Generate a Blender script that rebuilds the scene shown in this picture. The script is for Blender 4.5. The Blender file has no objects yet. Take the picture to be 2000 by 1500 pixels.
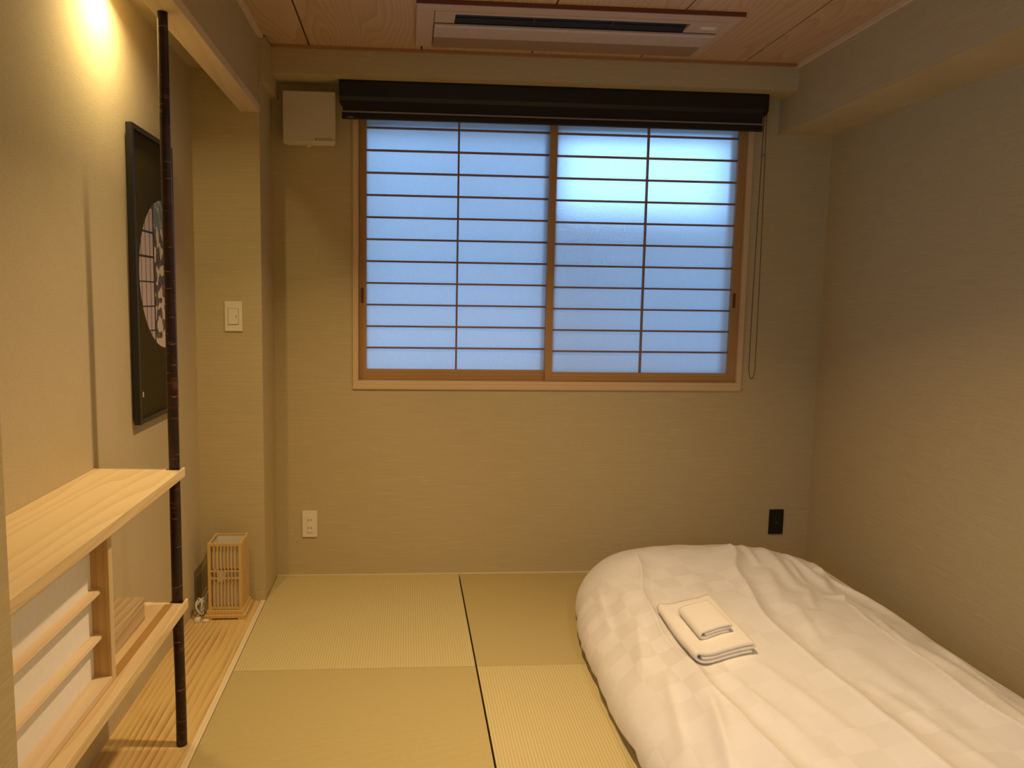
import bpy, bmesh, math, random
from mathutils import Vector, Matrix, noise

# ------------------------------------------------------------------ scene, camera, world, light
S = bpy.context.scene
COL = S.collection
random.seed(7)

S.view_settings.view_transform = 'Standard'
S.view_settings.look = 'None'
S.view_settings.exposure = 0.12
S.view_settings.gamma = 1.0
S.view_settings.use_curve_mapping = False
S.cycles.max_bounces = 6
S.cycles.adaptive_threshold = 0.05
S.cycles.diffuse_bounces = 4
S.cycles.glossy_bounces = 2
S.cycles.transmission_bounces = 4
S.cycles.caustics_reflective = False
S.cycles.caustics_refractive = False

CAM_H, YAW, PITCH, ROLL = 1.3118, -0.0704, -0.1016, 0.0139
FPX, CX, CY = 1423.84, 892.6, 732.35
cam_data = bpy.data.cameras.new('camera')
cam = bpy.data.objects.new('camera', cam_data)
COL.objects.link(cam)
fwd = Vector((-math.sin(YAW) * math.cos(PITCH), math.cos(YAW) * math.cos(PITCH), math.sin(PITCH)))
r0 = Vector((math.cos(YAW), math.sin(YAW), 0.0))
u0 = r0.cross(fwd)
right = r0 * math.cos(ROLL) + u0 * math.sin(ROLL)
up = -r0 * math.sin(ROLL) + u0 * math.cos(ROLL)
cam.matrix_world = Matrix(((right.x, up.x, -fwd.x, 0.0), (right.y, up.y, -fwd.y, 0.0),
                           (right.z, up.z, -fwd.z, CAM_H), (0, 0, 0, 1)))
cam_data.sensor_fit = 'HORIZONTAL'
cam_data.sensor_width = 36.0
cam_data.lens = FPX / 2000.0 * 36.0
cam_data.shift_x = (1000.0 - CX) / 2000.0
cam_data.shift_y = (CY - 750.0) / 2000.0
cam_data.clip_start = 0.02
S.camera = cam

SKY = (0.27, 0.56, 1.0)
SKY_STRENGTH = 5.0
w = bpy.data.worlds.new('sky')
S.world = w
w.use_nodes = True
bg = w.node_tree.nodes['Background']
bg.inputs[0].default_value = (*SKY, 1.0)
bg.inputs[1].default_value = SKY_STRENGTH

WARM = (1.0, 0.70, 0.375)
# x, y, z, watts, disc diameter, spread in degrees: the ceiling downlights and the alcove downlight
ROOM_LAMPS = [(0.28, 2.00, 2.355, 16.5, 0.07, 118), (1.20, 0.35, 2.355, 13.0, 0.07, 135)]
ALCOVE_LAMP = (-0.775, 2.20, 2.212, 4.2, 0.05, 150)
ALCOVE_TINT = (1.0, 0.78, 0.38)

# ------------------------------------------------------------------ helpers
def tag(o, label=None, cat=None, group=None, kind=None):
    if label: o['label'] = label
    if cat: o['category'] = cat
    if group: o['group'] = group
    if kind: o['kind'] = kind
    return o

def thing(name, loc, label, cat, group=None):
    e = bpy.data.objects.new(name, None)
    e.empty_display_size = 0.05
    COL.objects.link(e)
    e.location = loc
    e['wloc'] = list(loc)
    return tag(e, label, cat, group)

def wl(o):
    return Vector(o['wloc']) if (o is not None and 'wloc' in o.keys()) else Vector((0, 0, 0))

class B:
    """collects geometry in world coordinates, then links it as one mesh object"""
    def __init__(self):
        self.bm = bmesh.new()
    def box(self, x0, x1, y0, y1, z0, z1, bevel=0.0):
        b = bmesh.new()
        bmesh.ops.create_cube(b, size=1.0)
        for v in b.verts:
            v.co = Vector((x0 + (v.co.x + .5) * (x1 - x0), y0 + (v.co.y + .5) * (y1 - y0), z0 + (v.co.z + .5) * (z1 - z0)))
        if bevel > 0:
            bmesh.ops.bevel(b, geom=list(b.edges), offset=bevel, segments=2, affect='EDGES', profile=0.6)
        self.add(b)
        return self
    def add(self, b):
        m = bpy.data.meshes.new('tmp'); b.to_mesh(m); b.free()
        self.bm.from_mesh(m); bpy.data.meshes.remove(m)
    def prism(self, pts, axis, a0, a1):
        """polygon pts in the two other axes, extruded along axis"""
        def mk(p, a):
            if axis == 'z': return Vector((p[0], p[1], a))
            if axis == 'y': return Vector((p[0], a, p[1]))
            return Vector((a, p[0], p[1]))
        b = self.bm
        lo = [b.verts.new(mk(p, a0)) for p in pts]
        hi = [b.verts.new(mk(p, a1)) for p in pts]
        n = len(pts)
        b.faces.new(lo[::-1]); b.faces.new(hi)
        for i in range(n):
            b.faces.new((lo[i], lo[(i + 1) % n], hi[(i + 1) % n], hi[i]))
        return self
    def tube(self, pts, rad, n=8, closed=False):
        pts = [Vector(p) for p in pts]
        rads = rad if isinstance(rad, (list, tuple)) else [rad] * len(pts)
        b = self.bm
        rings = []
        ref = Vector((0.3, 0.2, 1)).normalized()
        for i, p in enumerate(pts):
            if closed:
                t = pts[(i + 1) % len(pts)] - pts[i - 1]
            else:
                t = pts[min(i + 1, len(pts) - 1)] - pts[max(i - 1, 0)]
            t.normalize()
            if abs(t.dot(ref)) > .95: ref = Vector((1, 0.1, 0)).normalized()
            a = (ref - t * ref.dot(t)).normalized(); c = t.cross(a)
            ref = a
            rings.append([b.verts.new(p + (a * math.cos(k * 2 * math.pi / n) + c * math.sin(k * 2 * math.pi / n)) * rads[i]) for k in range(n)])
        m = len(rings)
        for i in range(m if closed else m - 1):
            A, C = rings[i], rings[(i + 1) % m]
            for k in range(n):
                b.faces.new((A[k], A[(k + 1) % n], C[(k + 1) % n], C[k]))
        if not closed:
            b.faces.new(rings[0][::-1]); b.faces.new(rings[-1])
        return self
    def disc(self, c, r, axis='z', n=32, h=0.002):
        pts = [(r * math.cos(2 * math.pi * k / n), r * math.sin(2 * math.pi * k / n)) for k in range(n)]
        i = {'x': (1, 2, 0), 'y': (0, 2, 1), 'z': (0, 1, 2)}[axis]
        self.prism([(p[0] + c[i[0]], p[1] + c[i[1]]) for p in pts], axis, c[i[2]], c[i[2]] + h)
        return self
    def build(self, name, mat, parent=None, smooth=False):
        off = wl(parent)
        bmesh.ops.recalc_face_normals(self.bm, faces=self.bm.faces)
        for v in self.bm.verts: v.co -= off
        me = bpy.data.meshes.new(name)
        self.bm.to_mesh(me); self.bm.free()
        if smooth:
            for p in me.polygons: p.use_smooth = True
        o = bpy.data.objects.new(name, me)
        me.materials.append(mat)
        COL.objects.link(o)
        o['wloc'] = list(off) if parent is not None else [0, 0, 0]
        if parent is not None: o.parent = parent
        if parent is not None and parent.type == 'MESH':
            pass
        return o

def box(name, mat, dims, parent=None, bevel=0.0):
    return B().box(*dims, bevel=bevel).build(name, mat, parent)

def struct(o, label, cat):
    return tag(o, label, cat, kind='structure')

# ------------------------------------------------------------------ materials
def newmat(name):
    m = bpy.data.materials.new(name); m.use_nodes = True
    nt = m.node_tree
    return m, nt, nt.nodes['Principled BSDF']

def N(nt, t, **kw):
    n = nt.nodes.new(t)
    for k, v in kw.items(): setattr(n, k, v)
    return n

def coords(nt, scale, kind='Object', rot=(0, 0, 0)):
    tc = N(nt, 'ShaderNodeTexCoord'); mp = N(nt, 'ShaderNodeMapping')
    mp.inputs['Scale'].default_value = scale
    mp.inputs['Rotation'].default_value = rot
    nt.links.new(tc.outputs[kind], mp.inputs['Vector'])
    return mp.outputs['Vector']

def ramp(nt, fac, stops):
    r = N(nt, 'ShaderNodeValToRGB')
    e = r.color_ramp.elements
    e[0].position, e[0].color = stops[0][0], (*stops[0][1], 1)
    e[1].position, e[1].color = stops[-1][0], (*stops[-1][1], 1)
    for p, c in stops[1:-1]:
        x = e.new(p); x.color = (*c, 1)
    nt.links.new(fac, r.inputs[0])
    return r.outputs[0]

def bump(nt, bs, h, strength, dist=0.002):
    b = N(nt, 'ShaderNodeBump')
    b.inputs['Strength'].default_value = strength
    b.inputs['Distance'].default_value = dist
    nt.links.new(h, b.inputs['Height']); nt.links.new(b.outputs[0], bs.inputs['Normal'])

def tex(nt, vec, scale, detail=4, rough=.55, dist=0.0):
    n = N(nt, 'ShaderNodeTexNoise')
    n.inputs['Scale'].default_value = scale; n.inputs['Detail'].default_value = detail
    n.inputs['Roughness'].default_value = rough; n.inputs['Distortion'].default_value = dist
    nt.links.new(vec, n.inputs['Vector'])
    return n.outputs[0]

def math_(nt, op, a, b=None, c=None):
    m = N(nt, 'ShaderNodeMath', operation=op)
    for i, x in enumerate((a, b, c)):
        if x is None: continue
        if isinstance(x, (int, float)): m.inputs[i].default_value = x
        else: nt.links.new(x, m.inputs[i])
    return m.outputs[0]

def mul(c, f): return tuple(max(0, min(1, x * f)) for x in c)

def m_plain(name, col, rough=.5, spec=.4, metal=0.0, nscale=0, namp=.06):
    m, nt, bs = newmat(name)
    bs.inputs['Roughness'].default_value = rough
    bs.inputs['Specular IOR Level'].default_value = spec
    bs.inputs['Metallic'].default_value = metal
    n = tex(nt, coords(nt, (1, 1, 1)), nscale or 60, 3)
    nt.links.new(ramp(nt, n, [(0.3, mul(col, 1 - namp)), (0.7, mul(col, 1 + namp))]), bs.inputs['Base Color'])
    return m

def m_wallpaper(name, col, zs=230, amp=.07, bmp=.35):
    """woven wallpaper with fine level threads and a few slubs"""
    m, nt, bs = newmat(name)
    bs.inputs['Roughness'].default_value = .8; bs.inputs['Specular IOR Level'].default_value = .2
    a = tex(nt, coords(nt, (5, 5, zs)), 1.0, 2, .65)
    b = tex(nt, coords(nt, (90, 90, 300)), 1.0, 0, .5)
    slub = tex(nt, coords(nt, (9, 9, 130)), 1.0, 1, .5)
    sl = math_(nt, 'MULTIPLY', math_(nt, 'SMOOTH_MIN', math_(nt, 'MAXIMUM', math_(nt, 'SUBTRACT', slub, .64), 0.0), .1, .05), 2.6)
    h = math_(nt, 'ADD', math_(nt, 'MULTIPLY_ADD', a, .7, math_(nt, 'MULTIPLY', b, .3)), sl)
    nt.links.new(ramp(nt, h, [(0.32, mul(col, 1 - amp)), (0.66, mul(col, 1 + amp)), (0.95, mul(col, 1 + 2.2 * amp))]), bs.inputs['Base Color'])
    bump(nt, bs, h, bmp, .0012)
    return m

def m_plaster(name, col):
    m, nt, bs = newmat(name)
    bs.inputs['Roughness'].default_value = .8; bs.inputs['Specular IOR Level'].default_value = .2
    a = tex(nt, coords(nt, (1, 1, 1)), 330, 1, .6)
    b = tex(nt, coords(nt, (1, 1, 1)), 5, 1, .5)
    h = math_(nt, 'MULTIPLY_ADD', a, .75, math_(nt, 'MULTIPLY', b, .25))
    nt.links.new(ramp(nt, h, [(0.35, mul(col, .93)), (0.65, mul(col, 1.05))]), bs.inputs['Base Color'])
    bump(nt, bs, a, .35, .0012)
    return m

def m_wood(name, light, dark, axis='y', ring=8.0, lines=60.0, fine=.3, rough=.5, spec=.3, rel=.0, patch=0.0):
    """wood with grain along axis: level growth lines bent by slow noise (cathedral figure), plus fibre streaks"""
    m, nt, bs = newmat(name)
    bs.inputs['Roughness'].default_value = rough; bs.inputs['Specular IOR Level'].default_value = spec
    k = {'x': 0, 'y': 1, 'z': 2}[axis]
    tc = N(nt, 'ShaderNodeTexCoord')
    oi = N(nt, 'ShaderNodeObjectInfo')
    sh = N(nt, 'ShaderNodeVectorMath', operation='MULTIPLY_ADD')
    cmb = N(nt, 'ShaderNodeCombineXYZ')
    for i in range(3): nt.links.new(oi.outputs['Random'], cmb.inputs[i])
    nt.links.new(cmb.outputs[0], sh.inputs[0]); sh.inputs[1].default_value = (3.1, 5.3, 2.7)
    nt.links.new(tc.outputs['Object'], sh.inputs[2])
    def mapped(sc):
        mp = N(nt, 'ShaderNodeMapping'); mp.inputs['Scale'].default_value = sc
        nt.links.new(sh.outputs[0], mp.inputs['Vector']); return mp.outputs['Vector']
    sc = [1.0, 1.0, 1.0]; sc[k] = .16
    big = tex(nt, mapped(sc), 3.2, 2, .5, .2)
    dt = N(nt, 'ShaderNodeVectorMath', operation='DOT_PRODUCT')
    wgt = [1.0, .8, .65]; wgt[k] = 0.0
    nt.links.new(sh.outputs[0], dt.inputs[0]); dt.inputs[1].default_value = wgt
    ph = math_(nt, 'MULTIPLY_ADD', dt.outputs['Value'], lines, math_(nt, 'MULTIPLY', big, ring))
    wv = math_(nt, 'FRACT', ph)                       # slow early wood, sharp late wood
    wv = math_(nt, 'POWER', wv, 2.2)
    if patch:
        pt = N(nt, 'ShaderNodeMapRange'); pt.inputs[1].default_value = .40; pt.inputs[2].default_value = .60; pt.inputs[3].default_value = 1 - patch; pt.inputs[4].default_value = 1.0
        sc3 = [7.0, 7.0, 7.0]; sc3[k] = 2.2
        nt.links.new(tex(nt, mapped(sc3), 1.0, 1), pt.inputs[0])
        wv = math_(nt, 'MULTIPLY', wv, pt.outputs[0])
    sc2 = [240.0, 240.0, 240.0]; sc2[k] = 6.0
    fi = tex(nt, mapped(sc2), 1.0, 2, .6)
    h = math_(nt, 'MULTIPLY_ADD', wv, 1 - fine, math_(nt, 'MULTIPLY', fi, fine))
    nt.links.new(ramp(nt, h, [(0.08, light), (0.85, dark)]), bs.inputs['Base Color'])
    if rel:
        bump(nt, bs, wv, rel, .003)
    return m

def m_tatami(name, col, axis='y', pitch=.009, amp=.12):
    """rush weave: ribs along axis, fine crossing threads"""
    m, nt, bs = newmat(name)
    bs.inputs['Roughness'].default_value = .6; bs.inputs['Specular IOR Level'].default_value = .25
    tc = N(nt, 'ShaderNodeTexCoord'); sp = N(nt, 'ShaderNodeSeparateXYZ')
    nt.links.new(tc.outputs['Object'], sp.inputs[0])
    a = sp.outputs['X'] if axis == 'y' else sp.outputs['Y']
    c = sp.outputs['Y'] if axis == 'y' else sp.outputs['X']
    rib = math_(nt, 'MULTIPLY_ADD', math_(nt, 'SINE', math_(nt, 'MULTIPLY', a, 6.283 / pitch)), .5, .5)
    thr = math_(nt, 'MULTIPLY_ADD', math_(nt, 'SINE', math_(nt, 'MULTIPLY', c, 6.283 / .0022)), .5, .5)
    sc = (60, 3, 1) if axis == 'x' else (3, 60, 1)
    n = tex(nt, coords(nt, sc), 8.0, 1, .6)
    h = math_(nt, 'MULTIPLY_ADD', rib, .6, math_(nt, 'MULTIPLY_ADD', thr, .1, math_(nt, 'MULTIPLY', n, .3)))
    nt.links.new(ramp(nt, h, [(0.1, mul(col, 1 - 2.0 * amp)), (0.8, mul(col, 1 + amp))]), bs.inputs['Base Color'])
    bump(nt, bs, h, .5, .0012)
    return m

def m_emit(name, col, strength):
    m = bpy.data.materials.new(name); m.use_nodes = True
    nt = m.node_tree; nt.nodes.clear()
    o = N(nt, 'ShaderNodeOutputMaterial'); e = N(nt, 'ShaderNodeEmission')
    e.inputs[0].default_value = (*col, 1); e.inputs[1].default_value = strength
    nt.links.new(e.outputs[0], o.inputs[0])
    return m

def m_paper(name, col, diff, trans, blur=0.0):
    """thin paper: reflects, scatters light through, and (screens) lets a blurred view through"""
    m = bpy.data.materials.new(name); m.use_nodes = True
    nt = m.node_tree; nt.nodes.clear()
    o = N(nt, 'ShaderNodeOutputMaterial')
    d = N(nt, 'ShaderNodeBsdfDiffuse'); t = N(nt, 'ShaderNodeBsdfTranslucent'); mx = N(nt, 'ShaderNodeMixShader')
    f = tex(nt, coords(nt, (1, 1, 1)), 90, 4, .7)
    c = ramp(nt, f, [(0.3, mul(col, .96)), (0.7, mul(col, 1.02))])
    nt.links.new(c, d.inputs[0]); nt.links.new(c, t.inputs[0])
    back = t.outputs[0]
    if blur:
        g = N(nt, 'ShaderNodeBsdfRefraction'); g.inputs['Roughness'].default_value = .62; g.inputs['IOR'].default_value = 1.25
        nt.links.new(c, g.inputs['Color'])
        m2 = N(nt, 'ShaderNodeMixShader'); m2.inputs[0].default_value = blur
        nt.links.new(t.outputs[0], m2.inputs[1]); nt.links.new(g.outputs[0], m2.inputs[2]); back = m2.outputs[0]
    mx.inputs[0].default_value = trans
    nt.links.new(d.outputs[0], mx.inputs[1]); nt.links.new(back, mx.inputs[2]); nt.links.new(mx.outputs[0], o.inputs[0])
    return m

def m_bark(name):
    m, nt, bs = newmat(name)
    bs.inputs['Roughness'].default_value = .38; bs.inputs['Specular IOR Level'].default_value = .45
    blot = tex(nt, coords(nt, (18, 18, 30)), 1.0, 5, .65)
    len_ = tex(nt, coords(nt, (22, 22, 210)), 1.0, 2, .5)
    mark = math_(nt, 'GREATER_THAN', len_, .665)
    base = ramp(nt, blot, [(0.38, (.012, .003, .002)), (0.60, (.034, .008, .004)), (0.80, (.15, .05, .016))])
    mx = N(nt, 'ShaderNodeMix', data_type='RGBA')
    nt.links.new(math_(nt, 'MULTIPLY', mark, .7), mx.inputs[0])
    nt.links.new(base, mx.inputs[6]); mx.inputs[7].default_value = (.24, .12, .07, 1)
    nt.links.new(mx.outputs[2], bs.inputs['Base Color'])
    bump(nt, bs, math_(nt, 'MULTIPLY_ADD', mark, .6, blot), .6, .002)
    return m

def m_duvet(name):
    """white damask: checks that differ in sheen and a touch in tone"""
    m, nt, bs = newmat(name)
    tc = N(nt, 'ShaderNodeTexCoord')
    wk = N(nt, 'ShaderNodeMapping'); wk.inputs['Scale'].default_value = (2.6, 2.6, 2.6)
    nt.links.new(tc.outputs['UV'], wk.inputs['Vector'])
    patch = ramp(nt, tex(nt, wk.outputs['Vector'], 1.0, 1), [(.42, (0, 0, 0)), (.62, (1, 1, 1))])
    ch = N(nt, 'ShaderNodeTexChecker'); ch.inputs['Scale'].default_value = 1.0 / .085
    nt.links.new(tc.outputs['UV'], ch.inputs['Vector'])
    fac = math_(nt, 'MULTIPLY', ch.outputs['Fac'], math_(nt, 'MULTIPLY_ADD', patch, .75, .25))
    mp = N(nt, 'ShaderNodeMapping'); mp.inputs['Scale'].default_value = (700, 700, 700)
    nt.links.new(tc.outputs['UV'], mp.inputs['Vector'])
    th = tex(nt, mp.outputs['Vector'], 1.0, 2)
    c = ramp(nt, math_(nt, 'MULTIPLY_ADD', fac, .8, math_(nt, 'MULTIPLY', th, .2)), [(0.0, (.82, .79, .75)), (1.0, (.735, .70, .65))])
    nt.links.new(c, bs.inputs['Base Color'])
    nt.links.new(math_(nt, 'MULTIPLY_ADD', fac, .25, .5), bs.inputs['Roughness'])
    bs.inputs['Specular IOR Level'].default_value = .25
    bs.inputs['Sheen Weight'].default_value = .15
    return m

def m_vcol(name, attr='art'):
    m, nt, bs = newmat(name)
    a = N(nt, 'ShaderNodeAttribute'); a.attribute_name = attr
    nt.links.new(a.outputs['Color'], bs.inputs['Base Color'])
    bs.inputs['Roughness'].default_value = .55
    return m

WALLC = (.51, .415, .23)
M = dict(
    wall=m_wallpaper('woven_wallpaper', WALLC),
    wall_alc=m_wallpaper('alcove_wallpaper', (.52, .42, .225), amp=.07),
    plaster=m_plaster('fine_plaster', (.55, .46, .295)),
    ceil=m_wood('cedar_ceiling', (.61, .425, .25), (.51, .325, .175), 'y', ring=22, lines=30, rough=.55),
    trim_dark=m_wood('cedar_trim', (.42, .235, .11), (.34, .17, .07), 'x', ring=3),
    pale_y=m_wood('pale_cypress_y', (.73, .585, .385), (.67, .51, .315), 'y', ring=6, lines=25, rough=.45),
    shelf=m_wood('pine_shelf', (.75, .59, .345), (.66, .475, .24), 'y', ring=15, lines=16, rough=.42),
    pale_x=m_wood('pale_cypress_x', (.68, .53, .32), (.60, .44, .24), 'x', ring=3, rough=.45),
    pale_z=m_wood('pale_cypress_z', (.68, .53, .32), (.60, .44, .24), 'z', ring=3, rough=.45),
    sill_x=m_wood('window_trim_x', (.68, .505, .29), (.60, .42, .215), 'x', ring=3, lines=90),
    sill_z=m_wood('window_trim_z', (.68, .505, .29), (.60, .42, .215), 'z', ring=3, lines=90),
    shoji_x=m_wood('shoji_wood_x', (.46, .27, .105), (.37, .195, .065), 'x', ring=3, lines=90),
    shoji_z=m_wood('shoji_wood_z', (.46, .27, .105), (.37, .195, .065), 'z', ring=3, lines=90),
    muntin=m_plain('muntin_wood', (.26, .14, .075), .5),
    amber_z=m_wood('amber_wood', (.56, .35, .13), (.48, .275, .09), 'z', ring=5, lines=60),
    groove=m_wood('track_strip', (.46, .27, .09), (.40, .22, .065), 'y', ring=2, lines=120),
    toko=m_wood('alcove_board', (.68, .48, .20), (.38, .22, .065), 'y', ring=8, lines=52, fine=.25, rough=.35, spec=.45, rel=.6, patch=.8),
    boxwood=m_wood('box_wood', (.58, .44, .25), (.41, .285, .14), 'y', ring=7, lines=48),
    lantern=m_wood('lantern_wood', (.66, .46, .18), (.56, .36, .12), 'z', ring=2, lines=80, rough=.4),
    tat_sheen_hi=m_tatami('rush_sheen_bright', (.555, .455, .22), 'y', .0098, .095),  # same rush, with its brighter sheen put into the colour
    tat_sheen_lo=m_tatami('rush_sheen_dull', (.47, .375, .165), 'x', .0085, .06),  # same rush turned crosswise, duller sheen put into the colour
    tat_edge=m_wood('pale_edging', (.74, .62, .40), (.68, .55, .34), 'y', ring=2),
    tat_edge_x=m_wood('pale_edging_x', (.70, .60, .36), (.64, .53, .30), 'x', ring=2),
    seam=m_plain('seam_black', (.012, .009, .006), .9),
    paper=m_paper('washi', (.90, .90, .90), .38, .62, .6),
    paper_door=m_plain('door_paper', (.88, .85, .81), .8, .15, namp=.02),
    bark=m_bark('cherry_bark'),
    black=m_plain('matte_black', (.010, .009, .008), .45),
    blind=m_plain('blind_brown_black', (.016, .011, .009), .65, .3),
    blind_grey=m_plain('blind_grey', (.20, .17, .15), .4, .5),
    frame=m_plain('black_lacquer', (.014, .012, .011), .32, .5),
    mount=m_plain('olive_mount', (.050, .038, .011), .65, .08),
    art=m_vcol('print'),
    cream=m_plain('cream_plastic', (.62, .55, .40), .42, namp=.015),
    white=m_plain('white_plastic', (.76, .70, .58), .38, namp=.015),
    switch=m_plain('switch_plastic', (.78, .70, .55), .35, namp=.015),
    ink=m_plain('grey_ink', (.10, .075, .045), .8),
    hole=m_plain('dark_hole', (.03, .02, .01), .8),
    ac=m_wood('ac_panel_wood', (.60, .45, .32), (.55, .39, .26), 'x', ring=3, lines=50),
    ac_low=m_wood('ac_lower_wood', (.36, .235, .14), (.32, .20, .11), 'x', ring=3, lines=50),
    ac_edge=m_plain('ac_edge_brown', (.15, .045, .018), .5),
    ac_flap=m_plain('ac_flap', (.60, .48, .385), .45),
    ac_label=m_plain('ac_label', (.72, .74, .76), .5),
    duvet=m_duvet('damask'),
    futon=m_plain('futon_cotton', (.66, .60, .50), .9),
    towel=m_plain('towel_cotton', (.83, .79, .71), .95, .1, nscale=500, namp=.09),
    frost=m_paper('frosted_pane', (.92, .92, .92), .2, .8),
    lamp_paper=m_paper('lantern_paper', (.86, .80, .70), .85, .15),
    cord=m_plain('cord_grey', (.62, .58, .52), .5),
    chain=m_plain('chain_dark', (.03, .022, .016), .5),
    metal=m_plain('sash_metal', (.32, .33, .35), .4, .5, .6),
    concrete=m_plain('outdoor_grey', (.27, .28, .30), .9, nscale=3),
    pale_out=m_plain('pale_render', (.50, .51, .53), .9, nscale=3),
    white_out=m_plain('bounce_ledge_white', (.85, .86, .87), .8, nscale=3),
    ring=m_plain('downlight_ring', (.75, .72, .66), .4),
    lens=m_emit('downlight_lens', WARM, 30.0),
)

# ------------------------------------------------------------------ room dimensions
XL, XR = -0.603, 1.997          # left wall face, right wall face
YB, YN = 3.40, -1.30            # window wall face, wall behind the viewer
ZC = 2.373                      # ceiling
XA = -0.874                     # alcove side wall
YA0, YA1 = 1.12, 3.11
ZA = 2.23                       # alcove ceiling
ZH, XH = 2.064, -0.676          # lintel underside, its alcove edge
KX = -0.622                     # alcove edge of the floor kerb
SHELF_Y1 = 2.080

# floor: sub-floor with tatami mats
fl = struct(B().box(KX, XR + .1, YN - .1, YB + .02, -.12, -.035).build('floor', M['seam']), 'floor of half size tatami mats laid in alternating weave', 'floor')
cols = [(XL + .002, .2578), (.2638, 1.1208), (1.1268, XR - .002)]
rows = [(2.5008, YB - .012), (1.601, 2.4992), (.701, 1.599), (-.199, .699), (YN + .002, -.201)]
for ci, (x0, x1) in enumerate(cols):
    for ri, (y0, y1) in enumerate(rows):
        sheen_bright = (ci + ri) % 2 == 0  # directional sheen of the weave is painted as two mat colours
        box('tatami_mat', M['tat_sheen_hi'] if sheen_bright else M['tat_sheen_lo'], (x0, x1, y0, y1, -.034, 0.0), fl, bevel=.0012)
struct(box('trim_1', M['tat_edge'], (KX, XL, YN, YA1 + .002, -.03, .003), None, .001), 'pale wooden kerb strip between tatami and alcove board', 'trim')
struct(box('trim_2', M['tat_edge_x'], (XL + .001, XR, YB - .011, YB, -.03, .004), None, .001), 'thin pale strip between tatami and the wall under the window', 'trim')
struct(box('floor_alcove', M['toko'], (XA - .02, KX - .0005, YA0 - .3, YA1 + .02, -.06, 0.0)), 'amber wooden alcove floor board with raised grain', 'floor')

# window wall with its opening
WX0, WX1, WZ0, WZ1 = -.222, 1.590, .934, 2.214
b = B()
b.box(XA - .1, WX0, YB, YB + .16, -.1, ZC + .1)
b.box(WX1, XR + .1, YB, YB + .16, -.1, ZC + .1)
b.box(WX0, WX1, YB, YB + .16, -.1, WZ0)
b.box(WX0, WX1, YB, YB + .16, WZ1, ZC + .1)
struct(b.build('wall_back', M['wall']), 'beige woven wallpaper wall holding the paper screen window', 'wall')
struct(box('wall_right', M['wall'], (XR, XR + .1, YN - .1, YB, -.1, ZC + .1)), 'beige woven wallpaper wall beside the bed', 'wall')
struct(box('wall_near', M['wall'], (XL - .1, XR, YN - .1, YN, -.1, ZC + .1)), 'beige wallpaper wall at the near end of the room', 'wall')
W2 = (-1.15, .45, .76, 2.04)     # inferred unseen window beside the viewer, added for daylight on the right wall: y0, y1, z0, z1
b = B()
b.box(XL - .08, XL, YN, W2[0], -.1, ZC + .1).box(XL - .08, XL, W2[1], YA0, -.1, ZC + .1)
b.box(XL - .08, XL, W2[0], W2[1], -.1, W2[2]).box(XL - .08, XL, W2[0], W2[1], W2[3], ZC + .1)
struct(b.build('wall_left', M['wall']), 'beige wallpaper wall before the shelf alcove', 'wall')
w2 = thing('inferred_window', (XL - .04, -.35, .76), 'unseen frosted window added for the daylight on the bed side wall', 'window')
tag(w2, kind='structure')
box('sill', M['sill_x'], (XL - .08, XL + .010, W2[0] - .02, W2[1] + .02, W2[2] - .03, W2[2]), w2, .002)
box('head', M['sill_x'], (XL - .08, XL + .010, W2[0] - .02, W2[1] + .02, W2[3], W2[3] + .03), w2, .002)
for y0 in (W2[0] - .02, W2[1]): box('jamb', M['sill_z'], (XL - .08, XL + .010, y0, y0 + .02, W2[2], W2[3]), w2, .002)
box('mullion', M['sill_z'], (XL - .05, XL - .02, -.365, -.335, W2[2], W2[3]), w2, .002)
for y0, y1 in ((W2[0], -.365), (-.335, W2[1])):
    g = B(); g.bm.faces.new([g.bm.verts.new(Vector(p)) for p in ((XL - .035, y0, W2[2]), (XL - .035, y1, W2[2]), (XL - .035, y1, W2[3]), (XL - .035, y0, W2[3]))])
    g.build('pane', M['frost'], w2)
# pillar return between alcove and window wall, wall above the lintel
struct(box('wall_pillar', M['wall'], (XA - .05, XL, YA1, YB, -.1, ZC + .05)), 'narrow wallpapered pillar between alcove and window, with the light switch', 'wall')
struct(box('wall_header', M['wall'], (XH, XL - .004, YA0, YA1, 2.094, ZC + .05)), 'wallpapered wall above the alcove lintel', 'wall')
struct(box('trim_3', M['pale_y'], (XH - .002, XL + .003, YA0, YA1, ZH, 2.094), None, .0015), 'pale wooden lintel beam across the top of the alcove', 'trim')
struct(box('wall_alcove', M['plaster'], (XA - .1, XA, YA0 - .35, YA1, -.1, ZA + .1)), 'smooth plaster alcove wall behind the shelves and the framed picture', 'wall')
struct(box('wall_alcove_near', M['plaster'], (XA, XL - .08, YA0 - .35, YA0 - .28, -.1, ZA + .1)), 'plaster end wall of the alcove behind the near wall', 'wall')
struct(box('ceiling_alcove', M['plaster'], (XA - .02, XH, YA0 - .35, YA1, ZA, ZA + .05)), 'plain low ceiling inside the alcove', 'ceiling')

# ceiling boards
ce = struct(box('ceiling', M['seam'], (XH, XR + .1, YN - .1, YB + .1, ZC + .010, ZC + .08)), 'cedar board ceiling with dark joints', 'ceiling')
seams = [XL, -.416, .057, .530, 1.006, 1.477, XR]
for i in range(len(seams) - 1):
    box('ceiling_board', M['ceil'], (seams[i] + .0032, seams[i + 1] - .0032, YN, YB, ZC, ZC + .010), ce, .0008)

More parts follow.
